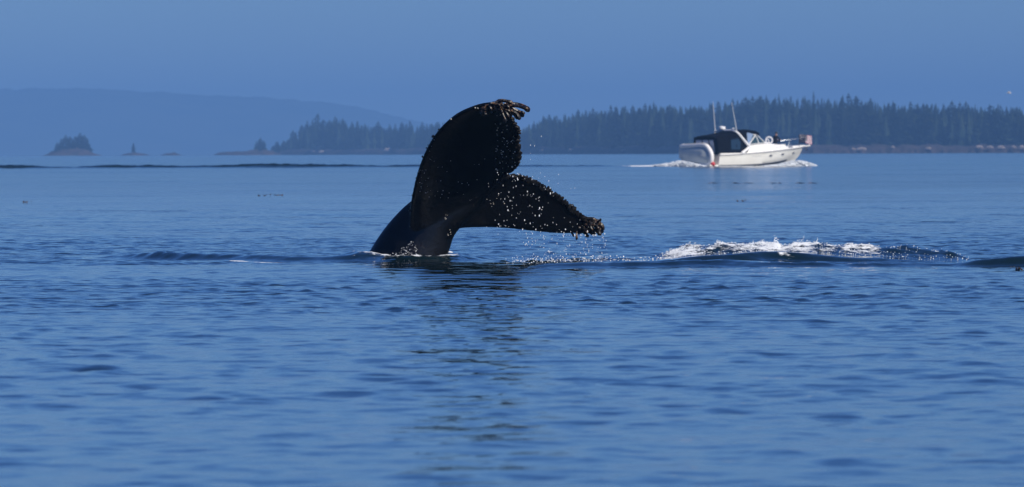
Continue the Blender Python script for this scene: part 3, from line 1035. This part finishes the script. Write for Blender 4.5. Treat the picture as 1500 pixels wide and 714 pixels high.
for x in (5.75, 7.35, 9.05):                    # portlights
    z = sheer(x) - .36
    y_ = side_y(x, z)
    y2 = side_y(x + .1, z)
    f = MB(); ring_o = [Vector((x + .20 * math.cos(a), side_y(x + .20 * math.cos(a), z) - .015, z + .075 * math.sin(a) + .02 * math.cos(a))) for a in np.linspace(0, 2 * math.pi, 17)]
    f.tube(ring_o, .014, 5)
    pl = f.build('portlight', M['steel'], hull)
    g = MB(); g.add([Vector((x + .19 * math.cos(a), side_y(x + .19 * math.cos(a), z) - .008, z + .07 * math.sin(a) + .02 * math.cos(a))) for a in np.linspace(0, 2 * math.pi, 16, endpoint=False)], [tuple(range(16))])
    g.build('pane', M['dark'], pl)
mb = MB()                                       # unreadable name on the side
for k in range(9):
    x = 3.55 + k * .12
    z = 1.13 * .78 + .02 * (k % 3)
    y_ = side_y(x, z) - .008
    mb.box((x, y_ - .004, z - .035), (x + (.05 + .03 * (k % 2)), y_, z + .03 - .015 * (k % 3)))
mb.build('side_lettering', M['lettering'], hull)

# deck and trunk cabin
mb = MB(); rings = []
TC = ((2.4, 1.25, 1.12), (2.9, 1.38, 1.55), (3.4, 1.42, 1.85), (4.4, 1.40, 1.90), (5.6, 1.22, 1.92), (6.4, 1.08, 1.90), (7.2, .92, 1.86), (8.0, .70, 1.80), (8.5, .5, 1.74), (8.9, .3, 1.60))
for x in np.linspace(2.4, 8.9, 30):
    w = interp(x, [(s[0], s[1]) for s in TC]); zt = interp(x, [(s[0], s[2]) for s in TC]); zb = sheer(x) - .1
    rings.append([Vector((x, -w, zb)), Vector((x, -w * .97, zb + (zt - zb) * .6)), Vector((x, -w * .86, zt - .05)), Vector((x, -w * .6, zt)), Vector((x, w * .6, zt)), Vector((x, w * .86, zt - .05)), Vector((x, w * .97, zb + (zt - zb) * .6)), Vector((x, w, zb))])
mb.loft(rings)
mb.build('trunk_cabin', M['deckw'], boat)
mb = MB(); rings = []                           # side decks
for x in np.linspace(.05, 10.5, 26):
    w = max(hb(x) - .02, .03); z = sheer(x)
    rings.append([Vector((x, -w, z - .05)), Vector((x, -w, z + .03)), Vector((x, w, z + .03)), Vector((x, w, z - .05))])
mb.loft(rings)
mb.build('deck', M['deckw'], boat)
mb = MB(); mb.box((-.95, -1.45, .10), (-.003, 1.45, .20)); mb.build('swim_platform', M['gel'], boat)
# cockpit coaming
mb = MB()
for s in (-1, 1):
    mb.box((.1, s * 1.5 - .09, 1.07), (2.9, s * 1.5 + .09, 1.16))
mb.build('coaming', M['deckw'], boat)

# canvas enclosure: crowned top, side curtains with windows, aft curtain with clear panels
ROOF = ((-.25, 2.48, 1.34), (.3, 2.56, 1.40), (1.6, 2.72, 1.42), (2.6, 2.92, 1.42), (3.4, 3.00, 1.38), (4.2, 2.98, 1.28), (4.75, 2.86, 1.14), (4.95, 2.74, 1.02))
mb = MB(); rings = []
for x in np.linspace(-.25, 4.95, 24):
    z = interp(x, [(s[0], s[1]) for s in ROOF]); w = interp(x, [(s[0], s[2]) for s in ROOF])
    z += .02 * math.sin(x * 5)
    up = [Vector((x, w * q, z + .10 * (1 - q * q))) for q in np.linspace(-1, 1, 9)]
    lo = [Vector((x, w * q, z - .13 + .10 * (1 - q * q) * (1 if abs(q) < .9 else 1))) for q in np.linspace(1, -1, 9)]
    rings.append(up + lo)
mb.loft(rings)
mb.build('canvas_top', M['canvas'], boat)


def roof(x): return interp(x, [(s[0], s[1]) for s in ROOF]), interp(x, [(s[0], s[2]) for s in ROOF])


for s in (-1, 1):
    mb = MB(); rings = []
    for x in np.linspace(-.05, 3.2, 14):
        z, w = roof(x)
        zb = 1.12 + .0 * x
        ztop = z - .05
        if x > 2.2: zb = 1.12 + (x - 2.2) * .1
        mid = .03 * math.sin(x * 4)
        rings.append([Vector((x, s * 1.52, zb)), Vector((x, s * (1.50 + mid), (zb * 2 + ztop) / 3)), Vector((x, s * (1.45 + mid), (zb + ztop * 2) / 3)), Vector((x, s * w, ztop))])
    mb.loft(rings, False, False)
    cur = mb.build('side_curtain', M['canvas'], boat)
    mb = MB(); mb.add([Vector((xx, s * yy, zz)) for xx, yy, zz in ((1.35, 1.545, 1.45), (2.35, 1.545, 1.45), (2.45, 1.47, 2.1), (2.2, 1.475, 2.35), (1.35, 1.475, 2.25))], [(0, 1, 2, 3, 4)])
    mb.build('window', M['vinyl_dark'], cur)
mb = MB(); rings = []
for y_ in np.linspace(-1.5, 1.5, 12):
    rings.append([Vector((-.06 - .0 * y_, y_, 1.06)), Vector((-.14, y_ * .98, 1.6)), Vector((-.20, y_ * .94, 2.1)), Vector((-.24, y_ * .89, 2.46))])
mb.loft(rings, False, False)
aft = mb.build('aft_curtain', M['canvas'], boat)
for y0_, y1_ in ((-1.15, -.62), (-.5, .25), (.4, 1.15)):
    mb = MB(); mb.add([Vector((-.10, y0_, 1.18)), Vector((-.10, y1_, 1.18)), Vector((-.26, y1_ * .95, 2.26)), Vector((-.26, y0_ * .95, 2.26))], [(0, 1, 2, 3)])
    mb.build('window', M['vinyl'], aft)

# radar arch: raked legs meeting the coaming, crossbar over the roof
mb = MB()
for s in (-1, 1):
    mb.tube([(2.05, s * 1.40, 2.93), (2.25, s * 1.50, 2.72), (2.95, s * 1.58, 2.0), (3.35, s * 1.60, 1.62)], [.07, .10, .12, .13], 8)
    mb.tube([(3.40, s * 1.60, 1.70), (2.95, s * 1.62, 1.42), (2.45, s * 1.62, 1.14)], [.13, .12, .13], 8)
mb.tube([(2.05, -1.40, 2.93), (2.0, -.8, 3.05), (2.0, .8, 3.05), (2.05, 1.40, 2.93)], .07, 8)
mb.build('radar_arch', M['white'], boat)
mb = MB(); mb.lathe([(.10, 0), (.12, .08), (.28, .12), (.30, .22), (.27, .32), (.12, .36), (.02, .37)], (2.0, .35, 3.03), 18); mb.build('radar_dome', M['white'], boat)
for s, x, y_ in ((0, 2.0, .75), (1, 2.05, -.95), (2, 2.0, -1.1)):
    mb = MB(); mb.tube([(x, y_, 2.98), (x, y_, 3.12)], .03, 6); mb.blob((x + .05, y_, 3.17), .09 if s < 2 else .06, 1); mb.build('deck_light', M['white'], boat)
for x, y_, z0_, dx_, h_ in ((1.95, 1.15, 3.0, -.22, 2.45), (2.15, -1.36, 2.85, -.55, 2.5)):
    mb = MB(); mb.tube([(x, y_, z0_), (x + dx_ * .5, y_, z0_ + h_ * .5), (x + dx_, y_, z0_ + h_)], [.03, .022, .014], 6); mb.build('antenna', M['white'], boat)

# windshield
ws = empty  # (frames and panes below are parts of the boat)
WB = ((3.35, -1.38, 1.86), (4.7, -1.22, 1.93), (5.75, -.85, 1.95), (6.0, 0, 1.97), (5.75, .85, 1.95), (4.7, 1.22, 1.93), (3.35, 1.38, 1.86))
WT = ((3.9, -1.20, 2.70), (4.45, -1.05, 2.66), (4.85, -.75, 2.66), (4.95, 0, 2.68), (4.85, .75, 2.66), (4.45, 1.05, 2.66), (3.9, 1.20, 2.70))
mb = MB()
mb.tube(WT, .035, 6); mb.tube(WB, .03, 6)
for a, b_ in zip(WB, WT): mb.tube([a, b_], .035, 6)
mb.tube([(3.5, -1.38, 1.9), (4.42, -1.07, 2.6)], .04, 6)
mb.tube([(3.5, 1.38, 1.9), (4.42, 1.07, 2.6)], .04, 6)
fr_ = mb.build('windshield_frame', M['white'], boat)
for i in range(6):
    mb = MB(); ins = Vector((-.01, 0, 0))
    mb.add([Vector(WB[i]) + ins, Vector(WB[i + 1]) + ins, Vector(WT[i + 1]) + ins, Vector(WT[i]) + ins], [(0, 1, 2, 3)])
    mb.build('pane', M['glass'], fr_)
# rigid side vinyl between arch and windshield
for s in (-1, 1):
    mb = MB(); mb.add([Vector((3.3, s * 1.42, 1.84)), Vector((3.5, s * 1.38, 1.9)), Vector((4.1, s * 1.2, 2.72)), Vector((3.4, s * 1.34, 2.86)), Vector((2.4, s * 1.42, 2.74))], [(0, 1, 2, 3, 4)])
    mb.build('quarter_window', M['vinyl'], boat)

# bow pulpit, rails, anchor, hatch
mb = MB(); mb.loft([[Vector((x, y_ * w, z)) for y_, z in ((-1, 1.60 + dz), (1, 1.60 + dz), (1, 1.74 + dz), (-1, 1.74 + dz))] for x, w, dz in ((9.2, .42, -.06), (10.4, .30, 0), (11.3, .24, .05), (11.42, .14, .06))])
mb.build('bow_pulpit', M['deckw'], boat)
mb = MB()
for s in (-1, 1):
    top = [(x, s * (hb(min(x, 10.3)) * .93 + (.12 if x > 10 else 0)), sheer(min(x, 10.6)) + h_) for x, h_ in ((5.9, .1), (6.2, .42), (7.4, .55), (8.8, .62), (10.0, .66), (11.0, .68))]
    mb.tube(top + ([(11.3, 0, 2.3)] if s == 1 else [(11.3, 0, 2.3)]), .009, 6)
    for x in (7.0, 8.4, 9.6, 10.6):
        yy = s * (hb(min(x, 10.3)) * .93 + (.12 if x > 10 else 0)); mb.tube([(x, yy, sheer(min(x, 10.6))), (x, yy, sheer(min(x, 10.6)) + .62)], .008, 5)
mb.build('bow_rail', M['steel'], boat)
mb = MB(); mb.tube([(10.7, 0, 1.62), (11.35, 0, 1.56)], .035, 6); mb.blob((11.15, 0, 1.42), .12, 1, .2, (1.2, 1, .8)); mb.tube([(11.0, -.2, 1.45), (11.2, 0, 1.35), (11.0, .2, 1.45)], .04, 6); mb.build('anchor', M['steel'], boat)
mb = MB(); mb.box((8.0, -.28, 1.77), (8.5, .28, 1.83)); mb.build('hatch', M['deckw'], boat)
mb = MB(); mb.tube([(8.55, -.45, 1.55), (8.75, -.5, 2.05)], .02, 5); mb.build('stanchion', M['white'], boat)
mb = MB(); mb.tube([(5.75, -.8, 1.93), (5.82, -.85, 2.2), (6.05, -.88, 2.27), (6.15, -.88, 1.9)], .05, 6); mb.build('grab_rail', M['white'], boat)


# flag at the bow rail
FX, FZ = 9.95, 1.66
flag = empty('flag', (0, 0, 0), 0, None)
flag.matrix_world = boat.matrix_world
flag.location = boat.location; flag.rotation_euler = boat.rotation_euler
tag(flag, 'stars and stripes flag on a short staff above the boat bow', 'flag')
mb = MB(); mb.tube([(FX, -.35, FZ - .05), (FX + .03, -.35, FZ + .98)], .018, 6); mb.build('staff', M['dark'], flag)


def cloth(u, v):
    """u along the fly 0..1, v down 0..1"""
    sag = .10 * u * u
    wv = .10 * math.sin(u * 7.5 + v * 1.2) * (.25 + u)
    return Vector((FX + .03 + u * 1.5, -.37 + wv, FZ + .96 - v * .72 - sag + .03 * math.sin(u * 5 + 1)))


def patch(u0, u1, v0, v1, nu, name, mat):
    mb = MB()
    rings = [[cloth(u0 + (u1 - u0) * i / nu, v0 + (v1 - v0) * k / 2) for k in range(3)] for i in range(nu + 1)]
    mb.loft(rings, False, False)
    o = mb.build(name, mat, flag)
    sd = o.modifiers.new('solid', 'SOLIDIFY'); sd.thickness = .006
    return o


for k in range(13):
    u0 = .52 if k < 9 else .42
    patch(u0, 1.0, k / 13 + .001, (k + 1) / 13 - .001, 8, 'stripe', M['flagred'] if k % 2 == 0 else M['flagwhite'])
canton = patch(0, .52, 0, 9 / 13, 8, 'canton', M['flagblue'])
patch(0, .42, 9 / 13, 1, 6, 'canton_fold', M['flagblue'])
mb = MB()
for i in range(4):
    for k in range(3):
        c = cloth(.07 + .12 * i, .1 + .22 * k) + Vector((0, -.02, 0))
        pts = []
        for q in range(10):
            a = math.pi / 2 + q * math.pi / 5; r = .045 if q % 2 == 0 else .018
            pts.append(c + Vector((r * math.cos(a), 0, r * math.sin(a))))
        mb.add(pts, [tuple(range(10))])
mb.build('stars', M['flagwhite'], canton, False)

# lifebuoy standing on the foredeck
ring = empty('life_ring', (0, 0, 0)); ring.location = boat.location; ring.rotation_euler = boat.rotation_euler
tag(ring, 'white life ring standing on the boat foredeck beside the seated person', 'life ring')
mb = MB(); c = Vector((6.35, -.62, 2.17)); n_ = 20; rr = []
for i in range(n_):
    a = 2 * math.pi * i / n_
    rr.append([c + Vector((math.cos(TH), -math.sin(TH), 0)) * (math.cos(a) * (.28 + .06 * math.cos(q))) + Vector((math.sin(TH), math.cos(TH), 0)) * (.06 * math.sin(q)) + Vector((0, 0, math.sin(a) * (.28 + .06 * math.cos(q)))) for q in np.linspace(0, 2 * math.pi, 8, endpoint=False)])
rr.append(rr[0]); mb.loft(rr, False)
mb.build('buoy', M['white'], ring)

# seated person on the foredeck, skin modifier figure
person = empty('person', (0, 0, 0)); person.location = boat.location; person.rotation_euler = boat.rotation_euler
tag(person, 'person in black clothes and dark cap crouching on the white foredeck', 'person')
S0 = Vector((7.15, -.45, 1.87))
J = {'pelvis': (0, 0, .13), 'waist': (.03, 0, .30), 'chest': (.10, 0, .50), 'neck': (.15, 0, .68), 'head0': (.17, 0, .76), 'head1': (.19, 0, .90),
     'shl': (.10, .19, .62), 'ell': (.26, .27, .42), 'wrl': (.44, .20, .36), 'hal': (.52, .17, .36), 'shr': (.10, -.19, .62), 'elr': (.26, -.27, .42), 'wrr': (.44, -.20, .36), 'har': (.52, -.17, .36),
     'hil': (.02, .10, .11), 'knl': (.42, .18, .34), 'anl': (.34, .18, .05), 'tol': (.52, .20, .02), 'hir': (.02, -.10, .11), 'knr': (.42, -.18, .34), 'anr': (.34, -.18, .05), 'tor': (.52, -.20, .02)}
RAD = {'pelvis': .15, 'waist': .135, 'chest': .155, 'neck': .06, 'head0': .085, 'head1': .10, 'shl': .075, 'ell': .055, 'wrl': .035, 'hal': .04, 'shr': .075, 'elr': .055, 'wrr': .035, 'har': .04,
       'hil': .10, 'knl': .07, 'anl': .05, 'tol': .04, 'hir': .10, 'knr': .07, 'anr': .05, 'tor': .04}
E = [('pelvis', 'waist'), ('waist', 'chest'), ('chest', 'neck'), ('neck', 'head0'), ('head0', 'head1'), ('chest', 'shl'), ('shl', 'ell'), ('ell', 'wrl'), ('wrl', 'hal'), ('chest', 'shr'), ('shr', 'elr'), ('elr', 'wrr'), ('wrr', 'har'),
     ('pelvis', 'hil'), ('hil', 'knl'), ('knl', 'anl'), ('anl', 'tol'), ('pelvis', 'hir'), ('hir', 'knr'), ('knr', 'anr'), ('anr', 'tor')]
names = list(J)
pm = bpy.data.meshes.new('p')
pm.from_pydata([S0 + Vector(J[k]) for k in names], [(names.index(a), names.index(b_)) for a, b_ in E], [])
po = bpy.data.objects.new('p', pm); C.objects.link(po)
po.modifiers.new('skin', 'SKIN')
for i, k in enumerate(names):
    pm.skin_vertices[0].data[i].radius = (RAD[k], RAD[k])
    pm.skin_vertices[0].data[i].use_root = (k == 'pelvis')
ss = po.modifiers.new('sub', 'SUBSURF'); ss.levels = 1; ss.render_levels = 1
dg = bpy.context.evaluated_depsgraph_get()
pbm = bpy.data.meshes.new_from_object(po.evaluated_get(dg)); pbm.name = 'body'
bpy.data.objects.remove(po); bpy.data.meshes.remove(pm)
pbm.materials.clear(); pbm.materials.append(M['cloth']); pbm.materials.append(M['skin'])
for pl in pbm.polygons:
    q = pl.center - S0
    pl.material_index = 1 if (q.z > .70 or (q.x > .45 and .3 < q.z < .42)) else 0
    pl.use_smooth = True
link_mesh('body', pbm, None, person)
mb = MB(); mb.lathe([(.105, .86), (.118, .90), (.112, .97), (.07, 1.02), (.01, 1.03)], S0 + Vector((.18, 0, 0)), 14)
mb.loft([[S0 + Vector((.26, y_, .885)), S0 + Vector((.37 - abs(y_) * .5, y_, .87)), S0 + Vector((.37 - abs(y_) * .5, y_, .885)), S0 + Vector((.26, y_, .90))] for y_ in (-.09, -.04, .04, .09)])
mb.build('cap', M['cap'], person)

# inflatable dinghy stowed on edge across the stern: bow to starboard, bottom facing aft
ding = empty('inflatable_dinghy', (0, 0, 0)); ding.location = boat.location; ding.rotation_euler = boat.rotation_euler
tag(ding, 'pale inflatable dinghy carried on edge across the stern of the cruiser', 'dinghy')
# outline in the plane of the bottom: s across (port to starboard), h up
DX = -.62
outl = [(1.72, .42), (2.65, 1.74), (.9, 1.80), (-.35, 1.82), (-.85, 1.62), (-1.22, 1.18), (-1.30, .85), (-1.22, .45), (-.85, .20), (.2, .22), (1.9, .30)]
top_path = spl([Vector((DX, s_, h_)) for s_, h_ in outl[1:10]], 40)
mb = MB(); mb.tube(top_path, [.12] + [.20] * 39 + [.12], 12); tb = mb.build('tube', M['tube'], ding)
mb = MB()
pts = [Vector((DX - .12, s_, h_)) for s_, h_ in ((2.25, .34), (2.66, 1.10), (2.60, 1.66), (.6, 1.68), (-.32, 1.70), (-.78, 1.52), (-1.08, 1.14), (-1.15, .85), (-1.08, .5), (-.8, .30), (.2, .28))]
apex = [p_ + Vector((-.14, (0 - p_.y) * .25, (1.0 - p_.z) * .3)) for p_ in pts]
apex2 = [p_ + Vector((-.20, (.1 - p_.y) * .75, (1.0 - p_.z) * .85)) for p_ in pts]
mb.loft([pts, apex, apex2]); mb.build('bottom', M['dhull'], ding)
mb = MB(); mb.box((DX - .12, 2.58, .75), (DX + .15, 2.68, 1.62)); mb.build('transom', M['dhull'], ding)
mb = MB(); mb.tube(spl([p_ + Vector((-.10, 0, 0)) + Vector((0, (p_.y) * .0, .165 if p_.z > 1.4 else 0)) for p_ in top_path[2:16]], 20), .025, 5); mb.build('rub_strip', M['rub'], tb)
mb = MB(); mb.box((DX - .37, -.55, .98), (DX - .34, -.25, 1.05)); mb.build('badge', M['flagwhite'], ding)

# red ball fender
mb = MB(); c = Vector((-.55, -1.35, .27)); mb.blob(c, .21, 2, 0, (1, 1, 1.0)); mb.tube([c + Vector((0, 0, .18)), c + Vector((.1, .05, .42))], [.05, .03], 6)
o = mb.build('ball_fender', M['red']); o.location = boat.location; o.rotation_euler = boat.rotation_euler
tag(o, 'red ball fender low at the stern beside the dinghy', 'fender')

# foam thrown by the boat
def boat_foam(name, pts, n_, r0, r1, lab):
    mb = MB()
    for _ in range(n_):
        i = rd.randrange(len(pts) - 1); q = rd.random()
        (px0, w0, h0, dd0), (px1, w1, h1, dd1) = pts[i], pts[i + 1]
        px = px0 + (px1 - px0) * q; h_ = h0 + (h1 - h0) * q; w = w0 + (w1 - w0) * q; dd = dd0 + (dd1 - dd0) * q
        d = BD + dd + rd.uniform(-w, w)
        v = rd.random() ** 1.4
        mb.blob((X(px, d), d, drop(0, d) + h_ * v - .05), rd.uniform(r0, r1) * (1.2 - .6 * v), 0, .35, (1.6, 1.3, .8))
    o = mb.build(name, M['foam'], None, True)
    tag(o, lab, 'foam', None, 'stuff')


boat_foam('bow_wave', ((1118, .4, .10, -.2), (1140, .6, .22, 1.6), (1158, .8, .50, 3.5), (1172, .8, .55, 4.2), (1184, .7, .38, 4.0), (1196, .4, .12, 3.6)), 2200, .025, .08, 'white bow wave curling off the motor cruiser')
boat_foam('side_wash', ((1050, .2, .05, -1.8), (1075, .3, .10, -1.2), (1110, .3, .08, -.4), (1140, .3, .08, .6)), 260, .03, .08, 'thin white wash along the waterline of the cruiser')
boat_foam('stern_wash', ((925, .8, .06, 3.5), (950, 1.0, .12, 2.5), (975, 1.2, .30, 1.2), (995, 1.2, .55, .2), (1010, 1.0, .45, -.4), (1026, .7, .20, -1.0), (1034, .4, .06, -1.4)), 2400, .025, .085, 'white stern wash churning behind the dinghy')


# ------------------------------------------------------------------ kelp, birds
def kelp(px, py, w, lab, seed):
    rd_ = random.Random(seed); d = sea_dist(px, py); k = d / F
    e = empty('floating_kelp', (X(px, d), d, wz(X(px, d), d)))
    mb = MB()
    n_ = max(2, int(w / 6))
    for i in range(n_):
        x = (i - n_ / 2) * 6 * k + rd_.uniform(-.1, .1)
        mb.tube([(x, 0, -.05), (x + 3 * k, rd_.uniform(-.2, .2), rd_.uniform(.01, .03)), (x + 7 * k, rd_.uniform(-.3, .3), rd_.uniform(-.03, .02))], [.012, .016, .008], 6)
    mb.build('stipe', M['kelp'], e)
    mb = MB()
    for i in range(n_ + 1):
        x = (i - n_ / 2) * 6 * k
        mb.blob((x, rd_.uniform(-.3, .3), .04), rd_.uniform(.010, .024) * min(1, d / 250), 0, .3, (1.3, 1, .8))
    mb.build('bulb', M['kelp'], e)
    tag(e, lab, 'kelp')


kelp(385, 287, 14, 'brown floating kelp strand on the calm water toward the islets', 1)
kelp(405, 286.5, 18, 'longer brown kelp strand floating beside a shorter one', 2)
kelp(40, 297, 8, 'small dark kelp tuft floating alone on open water', 3)
kelp(1086, 295, 10, 'small yellowish kelp clump floating in front of the cruiser', 4)
kelp(1486, 395, 14, 'orange brown kelp bits on the swell past the foaming hump', 6)
for i, px in enumerate((1044, 1076, 1096, 1131, 1142, 1171, 1190)):
    d = sea_dist(px, 268.5)
    mb = MB(); rk = random.Random(i)
    mb.tube([(X(px - 3 - 9 * rk.random(), d), d, -.03), (X(px, d), d + .3, .015), (X(px + 3 + 10 * rk.random(), d), d - .2, -.02)], [.010, .010 + .012 * rk.random(), .008], 6)
    o = mb.build('floating_kelp', M['kelp'])
    tag(o, 'dark kelp strand in the thin floating line before the cruiser', 'kelp', 'kelp line before the cruiser')

gl = empty('gull', at(1478, 136.5, 900))
tag(gl, 'tiny white gull flying above the far forest', 'bird')
mb = MB(); mb.loft([[Vector((x, r * math.cos(a), r * .8 * math.sin(a))) for a in np.linspace(0, 6.283, 8, endpoint=False)] for x, r in ((-.26, .01), (-.15, .05), (0, .075), (.12, .06), (.2, .045), (.25, .01))]); mb.build('body', M['gull'], gl)
for s in (-1, 1):
    mb = MB(); mb.loft([[Vector((.08 - sw, s * y_, z)), Vector((.08 - sw - c_ * .5, s * y_, z + .02)), Vector((.08 - sw - c_, s * y_, z))] for y_, c_, z, sw in ((.03, .16, .03, 0), (.3, .17, .16, .0), (.6, .04, .10, .12))], False, True); mb.build('wing', M['gull'], gl)

# ------------------------------------------------------------------ haze
mb = MB(); mb.box((-2900, -800, -26), (2900, 19500, 132))
hz = mb.build('haze', None, None, False)
tag(hz, 'pale blue sea haze', None, None, 'stuff')
hm = bpy.data.materials.new('haze_air')
hm.use_nodes = True
t = hm.node_tree
t.nodes.remove(t.nodes['Principled BSDF'])
pv = t.nodes.new('ShaderNodeVolumePrincipled')
pv.inputs['Color'].default_value = (0.165, 0.36, 0.72, 1)
pv.inputs['Density'].default_value = 1.4e-4
pv.inputs['Anisotropy'].default_value = -0.3
t.links.new(pv.outputs[0], t.nodes['Material Output'].inputs['Volume'])
hz.data.materials.append(hm)
